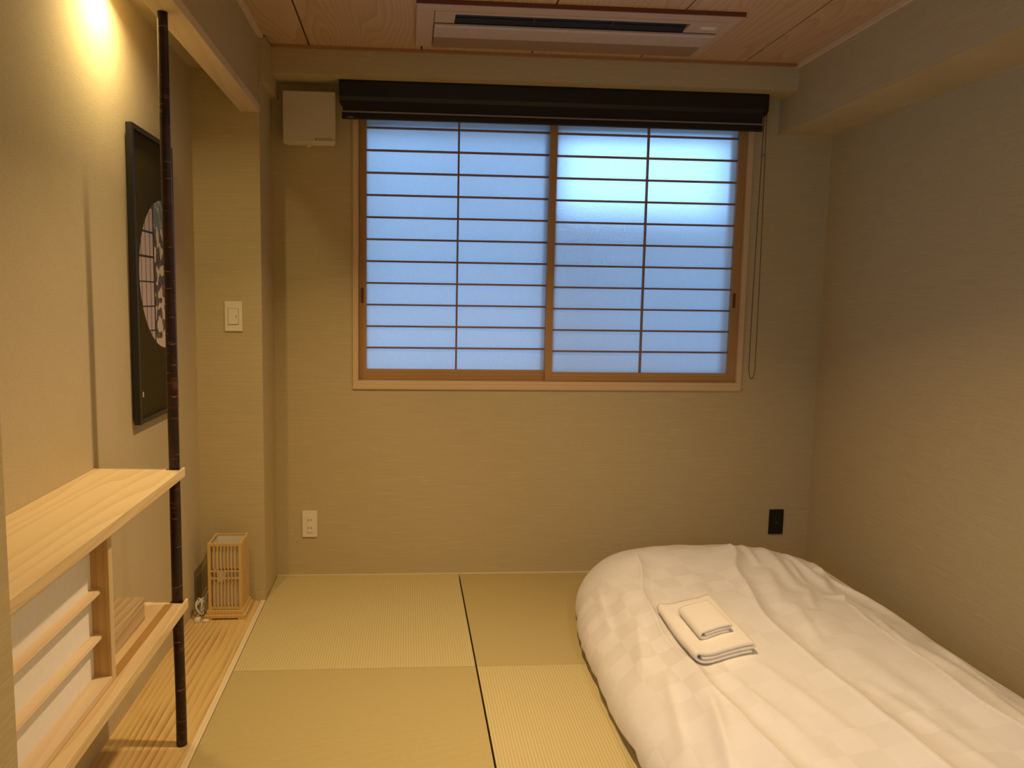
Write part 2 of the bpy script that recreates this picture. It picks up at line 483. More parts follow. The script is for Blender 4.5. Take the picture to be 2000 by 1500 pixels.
# boxed beams
struct(box('beam_back', M['wall'], (-.60, 1.7315, 3.24, YB, 2.26, ZC)), 'dim wallpapered boxed beam above the window blind', 'beam')
struct(box('beam_right', M['wall'], (1.7315, XR, YN, YB, 2.105, ZC)), 'wide wallpapered boxed beam along the top of the bed side wall', 'beam')
struct(box('beam_stub', M['wall'], (XL, -.575, 3.122, YB, 2.19, ZC - .012)), 'small wallpapered box in the ceiling corner over the pillar', 'beam')
struct(box('trim_4', M['pale_y'], (1.7135, 1.7315, YN, 3.24, ZC - .014, ZC), None, .001), 'pale ceiling trim along the wide boxed beam', 'trim')
struct(box('trim_5', M['pale_y'], (XL - .004, -.585, YN, 3.122, ZC - .014, ZC), None, .001), 'pale ceiling trim above the alcove wall', 'trim')
struct(box('trim_6', M['trim_dark'], (-.575, 1.7135, 3.226, 3.24, ZC - .012, ZC), None, .001), 'reddish cedar ceiling trim on the beam above the blind', 'trim')

# ------------------------------------------------------------------ window
wf = thing('window_1', (.684, YB, .896), 'wide window in a pale wood frame closed by paper screens', 'window')
tag(wf, kind='structure')
TF = YB - .010
box('sill', M['sill_x'], (-.2465, 1.6145, TF, YB + .10, .896, .936), wf, .002)
box('head', M['sill_x'], (-.2465, 1.6145, TF, YB + .10, 2.212, 2.246), wf, .002)
box('jamb', M['sill_z'], (-.2465, -.221, TF, YB + .10, .936, 2.212), wf, .002)
box('jamb', M['sill_z'], (1.589, 1.6145, TF, YB + .10, .936, 2.212), wf, .002)
# outer metal sash behind the screens
o = B()
for x0, x1 in ((WX0, WX0 + .035), (WX1 - .035, WX1), (.655, .715)): o.box(x0, x1, 3.515, 3.55, WZ0, WZ1)
o.box(WX0, WX1, 3.515, 3.55, WZ0, WZ0 + .04); o.box(WX0, WX1, 3.515, 3.55, WZ1 - .10, WZ1)
o.build('sash', M['metal'], wf)

def sheet(name, mat, x0, x1, y, z0, z1, parent):
    b = B()
    b.bm.faces.new([b.bm.verts.new(p) for p in ((x0, y, z0), (x1, y, z0), (x1, y, z1), (x0, y, z1))])
    off = wl(parent)
    for v in b.bm.verts: v.co -= off
    me = bpy.data.meshes.new(name); b.bm.to_mesh(me); b.bm.free(); me.materials.append(mat)
    o = bpy.data.objects.new(name, me); COL.objects.link(o); o.parent = parent
    return o

def shoji(x0, x1, yf, st_l, st_r, rail_b, label, pull_side):
    """paper screen: stiles, rails, one upright and eleven level muntins, 24 paper panes"""
    z0, z1 = .9365, 2.211
    dpt = .022
    t = thing('shoji_screen', ((x0 + x1) / 2, yf + dpt / 2, z0), label, 'screen', 'paper window screens')
    box('stile', M['shoji_z'], (x0, x0 + st_l, yf, yf + dpt, z0, z1), t, .0012)
    box('stile', M['shoji_z'], (x1 - st_r, x1, yf, yf + dpt, z0, z1), t, .0012)
    box('rail', M['shoji_x'], (x0 + st_l, x1 - st_r, yf, yf + dpt, z0, rail_b), t, .0012)
    box('rail', M['shoji_x'], (x0 + st_l, x1 - st_r, yf, yf + dpt, rail_b + 12 * .1005, z1), t, .0012)
    a0, a1 = x0 + st_l, x1 - st_r
    xm = (a0 + a1) / 2
    box('muntin', M['muntin'], (xm - .004, xm + .004, yf + .004, yf + dpt - .003, rail_b, rail_b + 12 * .1005), t)
    for k in range(1, 12):
        z = rail_b + k * .1005
        box('muntin', M['muntin'], (a0, a1, yf + .005, yf + dpt - .004, z - .0042, z + .0042), t)
    for s0, s1 in ((a0 - .002, xm), (xm, a1 + .002)):
        for k in range(12):
            sheet('pane', M['paper'], s0, s1, yf + dpt - .002, rail_b + k * .1005 - (.002 if k == 0 else 0), rail_b + (k + 1) * .1005, t)
    px = x0 + st_l * .45 if pull_side < 0 else x1 - st_r * .62
    p = B().box(px - .007, px + .007, yf - .0006, yf + .003, 1.295, 1.365).build('finger_pull', M['ac_edge'], t)
    p['label'] = 'dark recessed finger pull'
    return t
shoji(-.220, .690, 3.4335, .034, .030, .9865, 'paper screen nearer the ventilation cover, sliding behind the other one', -1)
shoji(.658, 1.588, 3.4075, .032, .038, .979, 'paper screen nearer the blind chain, sliding in front of the other one', 1)

# outside: walls, eaves and ledge added to shape sky light on the screens
struct(B().box(-6, .95, 4.75, 4.95, -3, 4.2).build('sky_mask_house', M['pale_out']), 'pale house wall added outside to grade the sky light', 'wall')
struct(B().box(2.02, 8, 4.75, 4.95, -3, 4.2).build('sky_mask_annex', M['concrete']), 'tall grey wall added outside to darken the screen edge', 'wall')  # added to block sky behind the outer margin of the screen
struct(B().box(.95, 2.02, 4.75, 4.95, -3, 1.86).build('sky_mask_wall', M['concrete']), 'lower grey wall added outside to leave a bright sky gap', 'wall')
struct(box('ground_outside', M['concrete'], (-6, 8, 3.6, 12, -3.1, -3.0)), 'ground between the houses outside the window', 'ground')
struct(box('sky_mask_eaves', M['concrete'], (-2, 4, 3.56, 4.05, 2.17, 2.27)), 'narrow eaves added outside to darken the top panes', 'eaves')  # added overhang that shades the uppermost panes
struct(box('bounce_ledge', M['white_out'], (-2, 4, 3.56, 3.95, .70, .80)), 'white ledge added outside to bounce sky light onto the lower panes', 'ledge')  # added reflector that lightens the bottom of the screens

# ------------------------------------------------------------------ roller blind
bl = thing('roller_blind', (.66, 3.34, 2.095), 'black roller blind rolled up above the window', 'blind')
def prof(pts, name, mat, x0, x1, parent, smooth=False):
    return B().prism(pts, 'x', x0, x1).build(name, mat, parent)
cs = [(3.386, 2.258), (3.300, 2.258), (3.2965, 2.25), (3.2965, 2.19), (3.305, 2.172), (3.32, 2.168), (3.386, 2.168)]
prof(cs, 'cassette', M['black'], -.293, 1.624, bl)
for x in (-.297, 1.624):
    prof([(p[0] - (.002 if p[0] < 3.35 else 0), p[1]) for p in cs], 'end_cap', M['black'], x, x + .004, bl)
box('fabric', M['blind'], (-.283, 1.606, 3.303, 3.3045, 2.118, 2.172), bl)
hb = prof([(3.312, 2.121), (3.300, 2.121), (3.2975, 2.117), (3.2975, 2.099), (3.301, 2.095), (3.312, 2.095)], 'bottom_bar', M['blind'], -.286, 1.606, bl)
gs = box('grey_stripe', M['blind_grey'], (-.284, 1.604, 3.2975, 3.3018, 2.121, 2.128), bl); gs['label'] = 'thin grey stripe above the bottom bar'
box('maker_tag', M['blind_grey'], (-.262, -.235, 3.2968, 3.2976, 2.0985, 2.1025), bl)
pts = []
XC, YCH = 1.617, 3.298
for k in range(24):
    z = 2.185 - k * (2.185 - 1.03) / 23
    pts.append((XC - .006 - .009 * math.sin(min(1, k / 23) * math.pi * .5) , YCH, z))
for k in range(1, 12):
    a = math.pi + math.pi * k / 12
    pts.append((XC + .0005 + .0155 * math.cos(a), YCH, 1.03 + .066 * math.sin(a)))
for k in range(24):
    z = 1.03 + k * (2.185 - 1.03) / 23
    f = 1 - k / 23
    pts.append((XC + .004 + .011 * math.sin(f * math.pi * .5), YCH, z))
B().tube(pts, .0016, 6).build('chain', M['chain'], bl, True)
cl = B().box(XC - .012, XC + .010, YCH - .003, YCH + .003, 1.985, 1.996, bevel=.001).build('chain_clip', M['blind_grey'], bl)

# ------------------------------------------------------------------ ventilation cover
vf = thing('ventilation_cover', (-.43, 3.40, 1.98), 'square cream ventilation cover on the wall beside the blind', 'vent')
B().box(-.535, -.325, 3.345, 3.399, 1.992, 2.202, bevel=.004).build('body', M['cream'], vf)
b = bmesh.new(); bmesh.ops.create_cube(b, size=1)
for v in b.verts:
    f = v.co.y < 0
    v.co = Vector(((-.546 if v.co.x < 0 else -.315) if f else (-.540 if v.co.x < 0 else -.321), 3.328 if f else 3.348, (1.995 if v.co.z < 0 else 2.214) if f else (1.984 if v.co.z < 0 else 2.206)))
bmesh.ops.bevel(b, geom=list(b.edges), offset=.004, segments=3, affect='EDGES')
bb = B(); bb.add(b); bb.build('front_plate', M['cream'], vf)
B().box(-.442, -.424, 3.336, 3.350, 1.977, 1.987, bevel=.002).build('pull_tab', M['white'], vf)
b = B()
tx, tz = -.406, 2.0065
b.prism([(tx, tz), (tx + .009, tz), (tx + .0045, tz + .008)], 'y', 3.3274, 3.3279)
random.seed(3)
for ln, (x0, x1, zz) in enumerate(((-.394, -.327, 2.0105), (-.394, -.327, 2.0050))):
    x = x0
    while x < x1 - .004:
        wv = random.uniform(.0022, .0042)
        b.box(x, x + wv, 3.3274, 3.3279, zz, zz + .0008)
        b.box(x, x + wv * random.uniform(.6, 1), 3.3274, 3.3279, zz + .0026, zz + .0033)
        if random.random() < .8: b.box(x + wv * .4, x + wv * .4 + .0008, 3.3274, 3.3279, zz - .0004, zz + .0040)
        if random.random() < .5: b.box(x, x + .0007, 3.3274, 3.3279, zz, zz + .0036)
        x += wv + .0010
lt = b.build('printed_notice', M['ink'], vf); lt['label'] = 'small printed warning triangle and notice'

# ------------------------------------------------------------------ switches and sockets
sk = thing('wall_socket', (-.4485, YB, .252), 'cream double wall socket low beside the lantern corner', 'socket')
box('plate', M['switch'], (-.4835, -.4135, YB - .007, YB, .189, .316), sk, .002)
box('insert', M['switch'], (-.463, -.434, YB - .0085, YB - .006, .208, .297), sk, .001)
for z in (.272, .234):
    for x in (-.4545, -.4415):
        box('slot', M['hole'], (x - .0012, x + .0012, YB - .009, YB - .0075, z - .0045, z + .0045), sk)
box('earth_flap', M['hole'], (-.462, -.435, YB - .0088, YB - .0075, .2125, .2135), sk)

bs_ = thing('black_wall_plate', (1.831, YB, .247), 'black wall plate low in the corner behind the bed', 'socket')
box('plate', M['black'], (1.795, 1.867, YB - .007, YB, .184, .308), bs_, .002)
box('insert', M['black'], (1.809, 1.853, YB - .009, YB - .006, .205, .287), bs_, .001)
box('slot', M['blind_grey'], (1.823, 1.841, YB - .0094, YB - .0085, .2405, .2425), bs_)

sw = thing('light_switch', (-.7185, YA1, 1.2335), 'cream rocker light switch on the alcove end wall', 'switch')
box('plate', M['switch'], (-.7545, -.6825, YA1 - .007, YA1, 1.172, 1.296), sw, .002)
rk = B().box(-.739, -.698, YA1 - .011, YA1 - .006, 1.201, 1.266, bevel=.0015).build('rocker', M['switch'], sw)
box('indicator', M['hole'], (-.7075, -.7050, YA1 - .0115, YA1 - .0105, 1.228, 1.238), sw)
b = B()
for (x0, x1, z0, z1) in ((-.740, -.7392, 1.2, 1.267), (-.6978, -.697, 1.2, 1.267), (-.740, -.697, 1.2, 1.2007), (-.740, -.697, 1.2663, 1.267)):
    b.box(x0, x1, YA1 - .0076, YA1 - .0068, z0, z1)
b.build('rocker_gap', M['ink'], sw)

# ------------------------------------------------------------------ ceiling air conditioner
ac = thing('air_conditioner', (.645, 2.925, ZC), 'wood toned ceiling cassette air conditioner with a long louvre', 'air conditioner')
A0, A1, Y0, Y1, ZT, ZP = .030, 1.230, 2.705, 3.150, ZC - .0003, ZC - .014
b = B()
SX0, SX1, SY0, SY1 = .174, 1.060, 2.795, 2.868    # outlet slot
b.box(A0, A1, Y0 + .004, 2.768, ZP, ZT, bevel=.002)
b.box(A0, .096, 2.768, Y1, ZP, ZT, bevel=.002)
b.box(1.196, A1, 2.768, Y1, ZP, ZT, bevel=.002)
b.build('surround', M['ac'], ac)
box('edge_strip', M['ac_edge'], (A0 - .002, A1 + .002, Y0 - .003, Y0 + .004, ZP - .001, ZT), ac)
b = B()
b.box(.098, 1.194, 2.770, SY0, ZP - .001, ZT, bevel=.001)
b.box(.098, SX0, SY0, 2.882, ZP - .001, ZT, bevel=.001)
b.box(SX1, 1.194, SY0, 2.882, ZP - .001, ZT, bevel=.001)
b.build('outlet_panel', M['ac'], ac)
box('outlet_slot', M['black'], (SX0, SX1, SY0, 2.885, ZC - .004, ZT), ac)
lv = B().prism([(2.846, ZC - .006), (2.872, ZC - .016), (2.873, ZC - .0145), (2.847, ZC - .0045)], 'x', SX0 + .002, SX1 - .002).build('louvre', M['blind'], ac)
for x in (.47, .77):
    box('louvre_pin', M['ac_edge'], (x, x + .004, SY0 + .004, 2.850, ZC - .010, ZC - .004), ac)
fp = B().prism([(2.884, ZC - .004), (2.884, ZC - .022), (2.90, ZC - .025), (3.022, ZC - .019), (3.034, ZC - .014), (3.034, ZC - .004)], 'x', .100, 1.192).build('flap', M['ac_flap'], ac)
box('lower_panel', M['ac_low'], (.100, 1.192, 3.036, Y1, ZP - .001, ZT), ac, .001)
box('flap_gap', M['black'], (.098, 1.194, 2.8795, 2.8845, ZP - .0022, ZT), ac)
lb = box('sticker', M['ac_label'], (1.112, 1.170, 2.812, 2.842, ZP - .0018, ZP - .001), ac); lb['label'] = 'small pale sticker'

# ------------------------------------------------------------------ bark pole, shelves, sliding paper door, wooden box
PX, PY, PR = -.652, 2.076, .0152
pp, rr = [], []
for k in range(70):
    z = ZH * k / 69
    pp.append((PX + .0022 * noise.noise(Vector((z * 3, 1.3, 0))), PY + .0022 * noise.noise(Vector((z * 3, 7.1, 0))), z))
    rr.append(PR * (1 + .06 * noise.noise(Vector((z * 5, 3.3, 2)))) * (1.0 - .04 * z))
pole = B().tube(pp, rr, 20).build('bark_pole', M['bark'], None, True)
tag(pole, 'slim dark bark covered pole from alcove floor to lintel', 'pole')

def shelf(z0, z1, label, notch=.021):
    xb = XA + .0005
    xf = -.627
    pts = [(xb, YA0 - .27), (XL - .081, YA0 - .27), (XL - .081, YA0 + .0005), (xf, YA0 + .0005), (xf, SHELF_Y1 + .012), (PX + notch - .003, SHELF_Y1 + .012),
           (PX + notch - .003, PY - .0185), (PX - notch + .003, PY - .0185), (PX - notch + .003, SHELF_Y1), (xb, SHELF_Y1)]
    o = B().prism(pts, 'z', z0, z1).build('wall_shelf', M['shelf'])
    mod = o.modifiers.new('bevel', 'BEVEL'); mod.width = .0015; mod.segments = 2; mod.limit_method = 'ANGLE'
    return tag(o, label, 'shelf', 'alcove shelves')
shelf(.801, .828, 'upper pine shelf over the sliding paper door, reaching the bark pole')
s2 = shelf(.413, .440, 'lower pine shelf with a door track, carrying the small wooden box')
gr = B().box(-.680, -.6575, YA0 + .001, 2.052, .4395, .4403).build('door_track', M['groove'], s2)
gr['label'] = 'darker inlaid door track strip'

dr = thing('sliding_paper_door', (-.68, 1.385, .4405), 'small sliding paper door with two slats between the shelves', 'sliding door')
DX0, DX1, DY0, DY1 = -.6985, -.6595, YA0 + .003, 1.642
box('stile', M['amber_z'], (DX0, DX1 - .0005, DY1 - .020, DY1 - .0002, .4405, .8005), dr, .001)
box('stile_face', M['pale_z'], (DX1 - .0005, DX1 + .0015, DY1 - .020, DY1, .4405, .8005), dr)
box('stile', M['pale_z'], (DX0, DX1, DY0, DY0 + .020, .4405, .8005), dr, .001)
box('rail', M['pale_y'], (DX0, DX1 + .0015, DY0 + .020, DY1 - .020, .4405, .456), dr, .001)
box('rail', M['pale_y'], (DX0, DX1 + .0015, DY0 + .020, DY1 - .020, .785, .8005), dr, .001)
box('paper', M['paper_door'], (DX0 - .001, DX0 + .0006, DY0 + .020, DY1 - .020, .456, .785), dr)
for z in (.553, .657):
    B().prism([(DX0, z - .008), (DX0 + .021, z - .008), (DX0 + .023, z - .004), (DX0 + .020, z + .002), (DX0, z + .004)], 'y', DY0 + .020, DY1 - .020).build('slat', M['pale_y'], dr)

wb = thing('wooden_box', (-.78, 1.80, .440), 'low rectangular wooden box lying on the lower shelf behind the door', 'box')
box('body', M['boxwood'], (-.868, -.7015, 1.66, 1.953, .4403, .490), wb, .001)
box('lid', M['boxwood'], (-.869, -.7005, 1.659, 1.954, .4905, .5025), wb, .0015)
B().disc((-.78, 1.905, .5024), .006, 'z', 20, .0006).build('finger_hole', M['hole'], wb)

# ------------------------------------------------------------------ framed picture
pc = thing('framed_picture', (-.86, 2.588, .898), 'tall black framed picture with a round snowy window print', 'picture')
FX0, FX1 = -.866, -.846
P0, P1, Q0, Q1 = 2.372, 2.766, .900, 1.846
FW = .017
box('frame_side', M['frame'], (FX0, FX1, P0, P0 + FW, Q0, Q1), pc, .0015)
box('frame_side', M['frame'], (FX0, FX1, P1 - FW, P1, Q0, Q1), pc, .0015)
box('frame_side', M['frame'], (FX0, FX1, P0 + FW, P1 - FW, Q0, Q0 + FW), pc, .0015)
box('frame_side', M['frame'], (FX0, FX1, P0 + FW, P1 - FW, Q1 - FW, Q1), pc, .0015)
box('mount', M['mount'], (FX0, FX0 + .008, P0 + FW, P1 - FW, Q0 + FW, Q1 - FW), pc)
# the print: a circle cut by the frame edge, drawn as colours on a fine grid
CYc, CZc, RAD = 2.688, 1.388, .258
bm = bmesh.new()
cl_ = bm.loops.layers.color.new('art')
step = .0024
ny = int((P1 - FW - (CYc - RAD)) / step); nz = int(2 * RAD / step)
def art(y, z):
    dy, dz = y - CYc, z - CZc
    xs = CYc - .118
    if y < xs:       # paper lattice
        vx = (y - (xs - .10 * 2)) 
        line = abs(((y - xs) / .040) % 1.0) < .11 or (abs(y - xs) < .006)
        hz = abs(((z - CZc + .03) / .082) % 1.0) < .07
        return (.05, .035, .03) if (line or hz) else (.56, .50, .49)
    if y < xs + .006: return (.05, .035, .03)
    n1 = noise.noise(Vector((y * 60, z * 38, 3.0))); n2 = noise.noise(Vector((y * 150, z * 110, 9.0)))
    n3 = noise.noise(Vector((y * 30, z * 26, 5.0)))
    if dz > .155 + .02 * n1:      # sky with bare twigs
        tw = abs(noise.noise(Vector((y * 85 + z * 40, z * 18, 1.0))))
        return (.60, .58, .56) if tw < .07 else (.26, .31, .35)
    if dz < -.215 + .02 * n3: return (.62, .57, .53)
    if n3 + .25 * n1 > .10 - .1 * (dz < -.1): return (.60, .57, .53)
    if abs(n2) < .08: return (.40, .36, .30)
    return (.14, .11, .085) if n1 > -.05 else (.22, .185, .15)
grid = {}
for i in range(ny + 1):
    for j in range(nz + 1):
        y = CYc - RAD + i * step; z = CZc - RAD + j * step
        grid[i, j] = (y, z)
xx = FX0 + .0086
vv = {}
def gv(i, j):
    if (i, j) not in vv:
        y, z = grid[i, j]
        d = math.hypot(y - CYc, z - CZc)
        if d > RAD:
            y = CYc + (y - CYc) * RAD / d; z = CZc + (z - CZc) * RAD / d
        vv[i, j] = bm.verts.new((xx, y, z))
    return vv[i, j]
for i in range(ny):
    for j in range(nz):
        y = CYc - RAD + (i + .5) * step; z = CZc - RAD + (j + .5) * step
        if math.hypot(y - CYc, z - CZc) < RAD + step * .3:
            f = bm.faces.new((gv(i, j), gv(i + 1, j), gv(i + 1, j + 1), gv(i, j + 1)))
            c = art(y, z)
            for lp in f.loops: lp[cl_] = (*[min(.85, x * 1.3) for x in c], 1)
me = bpy.data.meshes.new('round_print')
off = wl(pc)
for v in bm.verts: v.co -= off
bm.to_mesh(me); bm.free()
me.materials.append(M['art'])
pr = bpy.data.objects.new('round_print', me); COL.objects.link(pr); pr.parent = pc
pr['label'] = 'round print of a lattice window onto a snowy pine'
sl = box('seal', M['art'] if False else M['cream'], (xx - .0004, xx, 2.430, 2.440, .983, 1.000), pc); sl['label'] = 'tiny pale seal mark'

# ------------------------------------------------------------------ bamboo lantern with cord
ln = thing('bamboo_lantern', (-.735, 2.99, 0), 'square slatted bamboo floor lantern in the alcove corner', 'lantern')
LX0, LX1, LY0, LY1 = -.800, -.664, 2.935, 3.071
ML = M['lantern']
b = B()
b.box(LX0 - .014, LX1 + .014, LY0 - .014, LY1 + .014, .006, .020, bevel=.002)
for x in (LX0 - .014, LX1 - .016):
    for y in (LY0 - .014, LY1 - .016): b.box(x, x + .030, y, y + .030, 0.0, .0065)
b.build('base', ML, ln)
box('plinth', ML, (LX0 - .006, LX1 + .006, LY0 - .006, LY1 + .006, .0203, .036), ln, .002)
LT = .318
pw = .012
for x in (LX0, LX1 - pw):
    for y in (LY0, LY1 - pw): box('post', ML, (x, x + pw, y, y + pw, .036, LT), ln, .001)
for z, h in ((.038, .010), (.166, .006), (.196, .006), (LT - .013, .012)):
    box('rail', ML, (LX0 + pw, LX1 - pw, LY0 + .002, LY0 + .009, z, z + h), ln)
    box('rail', ML, (LX0 + pw, LX1 - pw, LY1 - .009, LY1 - .002, z, z + h), ln)
    box('rail', ML, (LX0 + .002, LX0 + .009, LY0 + pw, LY1 - pw, z, z + h), ln)
    box('rail', ML, (LX1 - .009, LX1 - .002, LY0 + pw, LY1 - pw, z, z + h), ln)
for k in range(7):
    x = LX0 + pw + (k + 1) * (LX1 - LX0 - 2 * pw) / 8
    box('slat', ML, (x - .0022, x + .0022, LY0, LY0 + .0045, .040, LT - .004), ln)
    y = LY0 + pw + (k + 1) * (LY1 - LY0 - 2 * pw) / 8
    box('slat', ML, (LX1 - .0045, LX1, y - .0022, y + .0022, .040, LT - .004), ln)
    if k % 2 == 1: box('slat', ML, (LX0, LX0 + .0045, y - .0022, y + .0022, .040, LT - .004), ln)
b = B()
i0, i1, j0, j1 = LX0 + .0135, LX1 - .0135, LY0 + .0135, LY1 - .0135
for (x0, x1, y0, y1) in ((i0, i1, j0, j0 + .001), (i0, i1, j1 - .001, j1), (i0, i0 + .001, j0, j1), (i1 - .001, i1, j0, j1)):
    b.box(x0, x1, y0, y1, .044, .152); b.box(x0, x1, y0, y1, .206, LT - .010)
b.build('paper_liner', M['lamp_paper'], ln)
# tangled cord and plug
pts = []
c0 = Vector((-.836, 2.945, .050))
for k in range(90):
    a = k / 89 * 2 * math.pi * 3.3
    r = .023 + .009 * math.sin(a * .73 + 1)
    pts.append(c0 + Vector((.012 * math.sin(a * 1.31), r * math.cos(a) * .9, .028 * math.sin(a) + .006 * math.sin(a * .5))))
pts += [c0 + Vector((-.004, -.010, -.030)), c0 + Vector((-.002, -.018, -.042)), c0 + Vector((0, -.026, -.044))]
pts = [Vector((-.807, 2.99, .105)), Vector((-.818, 2.975, .088))] + pts
cd = B().tube(pts, .0034, 8).build('power_cord', M['cord'], ln, True); cd['label'] = 'coiled pale power cord'
B().box(-.846, -.826, 2.895, 2.922, .0005, .016, bevel=.003).build('plug', M['white'], cd)
B().box(-.815, -.792, 2.897, 2.914, .0005, .010, bevel=.003).build('inline_switch', M['white'], cd)

# ------------------------------------------------------------------ bed: mattress and duvet
XCB, AHW = 1.279, .627
def lerp_tab(tab, y):
    if y <= tab[0][0]: return tab[0][1]
    for (y0, v0), (y1, v1) in zip(tab, tab[1:]):
        if y <= y1:
            t = (y - y0) / (y1 - y0); t = t * t * (3 - 2 * t)
            return v0 + (v1 - v0) * t
    return tab[-1][1]
RIDGES = [
    ([(1.1, .895), (1.53, .897), (1.75, .885), (1.95, .862), (2.20, .845), (2.48, .872), (2.80, .94), (2.95, .985)], .024, .026),
    ([(1.1, 1.215), (1.52, 1.216), (1.72, 1.211), (1.95, 1.197), (2.22, 1.195), (2.58, 1.262), (2.86, 1.36), (2.98, 1.40)], .030, .028),
    ([(1.1, 1.56), (1.61, 1.545), (1.74, 1.515), (1.97, 1.54), (2.22, 1.55), (2.37, 1.57), (2.5, 1.60)], .028, .026),
]
FOLDS = [  # short soft folds: x0, y0, x1, y1, height, width
    (1.52, 2.92, 1.46, 2.55, .016, .030), (1.60, 2.86, 1.60, 2.55, .014, .022), (1.68, 2.80, 1.62, 2.60, .016, .020),
    (1.42, 2.66, 1.32, 2.40, .012, .030), (1.55, 2.46, 1.66, 2.42, .012, .022), (1.10, 2.62, 1.06, 2.30, .008, .035),
    (.80, 2.55, .74, 2.1, .010, .030), (.86, 2.05, .80, 1.6, .010, .03), (.78, 2.85, .84, 2.5, .012, .028),
    (.95, 1.9, 1.0, 1.5, .007, .03), (1.35, 2.1, 1.40, 1.6, .007, .04), (1.62, 2.2, 1.70, 1.8, .010, .035), (1.72, 2.6, 1.78, 2.3, .012, .03),
    (1.46, 2.98, 1.41, 2.74, .009, .016), (1.56, 2.78, 1.52, 2.60, .010, .014), (1.64, 2.72, 1.72, 2.52, .009, .015), (1.50, 2.52, 1.42, 2.36, .008, .016),
    (1.30, 2.72, 1.24, 2.50, .007, .018), (1.36, 2.36, 1.30, 2.10, .006, .018), (1.66, 2.36, 1.60, 2.10, .007, .016), (1.76, 2.20, 1.72, 1.90, .008, .018),
    (.76, 2.74, .72, 2.40, .008, .014), (.82, 2.42, .74, 2.12, .008, .016), (.78, 2.02, .72, 1.72, .009, .016), (.84, 1.84, .76, 1.50, .008, .016),
    (.93, 2.02, .98, 1.70, .005, .014), (1.04, 1.98, 1.10, 1.62, .005, .02), (1.30, 1.86, 1.36, 1.50, .006, .02), (1.66, 1.90, 1.62, 1.56, .007, .02),
]
def sm(a, b, x):
    t = max(0, min(1, (x - a) / (b - a))); return t * t * (3 - 2 * t)
YE = 3.335
def half_w(y):
    v = max(0, (y - 2.20) / (YE - 2.20)); return AHW * max(0.0, 1 - v ** 2.75) ** (1 / 2.75)
def top_h(y):
    v = max(0, (y - 2.35) / (YE - 2.35))
    return (.262 + .062 * math.exp(-((y - 2.95) / .27) ** 2)) * max(0.0, 1 - v ** 2.6) ** (1 / 2.6)
def relief(x, y):
    h = 0.0
    for tab, amp, wd in RIDGES:
        d = x - lerp_tab(tab, y)
        fade = 1 - sm(tab[-1][0] - .15, tab[-1][0] + .05, y)
        if d < 0: q = amp * math.exp(d / .085)
        else: q = amp * math.exp(-d / wd) - .30 * amp * math.exp(-((d - .06) / .045) ** 2) * min(1, d / .03)
        h += fade * (q + .003 * math.exp(-(d / .006) ** 2))
    for x0, y0, x1, y1, amp, wd in FOLDS:
        ex, ey = x1 - x0, y1 - y0; L2 = ex * ex + ey * ey
        t = max(0, min(1, ((x - x0) * ex + (y - y0) * ey) / L2))
        d = math.hypot(x - x0 - t * ex, y - y0 - t * ey)
        h += 1.5 * amp * math.exp(-(d / wd) ** 2) * (math.sin(math.pi * (.15 + .7 * t)))
    h += .012 * noise.noise(Vector((x * 5.0, y * 1.6, 2.2))) + .005 * noise.noise(Vector((x * 12, y * 4, 5.5)))
    return h
NEXP = 2.4
def duvet_z(x, y):
    a, H = half_w(y), top_h(y)
    if a < 1e-4: return 0
    u = min(1, abs((x - XCB) / a))
    return .022 + (H - .022) * (1 - u ** NEXP) ** (1 / NEXP) + relief(x, y) * (1 - u ** 6)

NU, NV = 340, 280
bm = bmesh.new(); uvl = bm.loops.layers.uv.new('UVMap')
V2, UV = {}, {}
Y_START = 1.12
for j in range(NV + 1):
    s = j / NV
    y = Y_START + (YE - .004 - Y_START) * (1 - (1 - s) ** 1.35)
    a, H = half_w(y), top_h(y)
    arc = 0; prev = None
    row = []
    for i in range(NU + 1):
        th = math.pi * (1 - i / NU)
        # even out the spacing
        c, sn = math.cos(th), math.sin(th)
        x = XCB + a * math.copysign(abs(c) ** (2 / NEXP), c)
        u = abs(c) ** (2 / NEXP)
        z = .022 + (max(H, .024) - .022) * abs(sn) ** (2 / NEXP)
        z += relief(x, y) * (1 - u ** 8)
        edge = max(0, (u - .80) / .20)
        wob = .012 * noise.noise(Vector((y * 7, 4.0 if c < 0 else 8.0, 1))) + .006 * noise.noise(Vector((y * 17, 2.0, 3)))
        x += math.copysign(1, c) * wob * edge
        z += edge ** 3 * (.012 + .018 * noise.noise(Vector((y * 5, 1.0 if c < 0 else 3.0, 7)))) * (1 - abs(sn))
        p = Vector((x, y, max(z, .012)))
        if prev is not None: arc += (p - prev).length
        prev = p
        row.append((p, arc))
    mid = row[NU // 2][1]
    for i, (p, ar) in enumerate(row):
        V2[i, j] = bm.verts.new(p); UV[i, j] = (ar - mid, y)
# length along the head end follows the curve down
acc = [0.0] * (NU + 1)
for j in range(1, NV + 1):
    for i in range(NU + 1):
        acc[i] += math.hypot(V2[i, j].co.y - V2[i, j - 1].co.y, V2[i, j].co.z - V2[i, j - 1].co.z) if abs(i - NU / 2) < NU * .3 else (V2[i, j].co - V2[i, j - 1].co).length * .97
        UV[i, j] = (UV[i, j][0], acc[NU // 2] * .7 + acc[i] * .3)
for j in range(NV):
    for i in range(NU):
        f = bm.faces.new((V2[i, j], V2[i + 1, j], V2[i + 1, j + 1], V2[i, j + 1])); f.smooth = True
        for lp, k in zip(f.loops, ((i, j), (i + 1, j), (i + 1, j + 1), (i, j + 1))): lp[uvl].uv = UV[k]
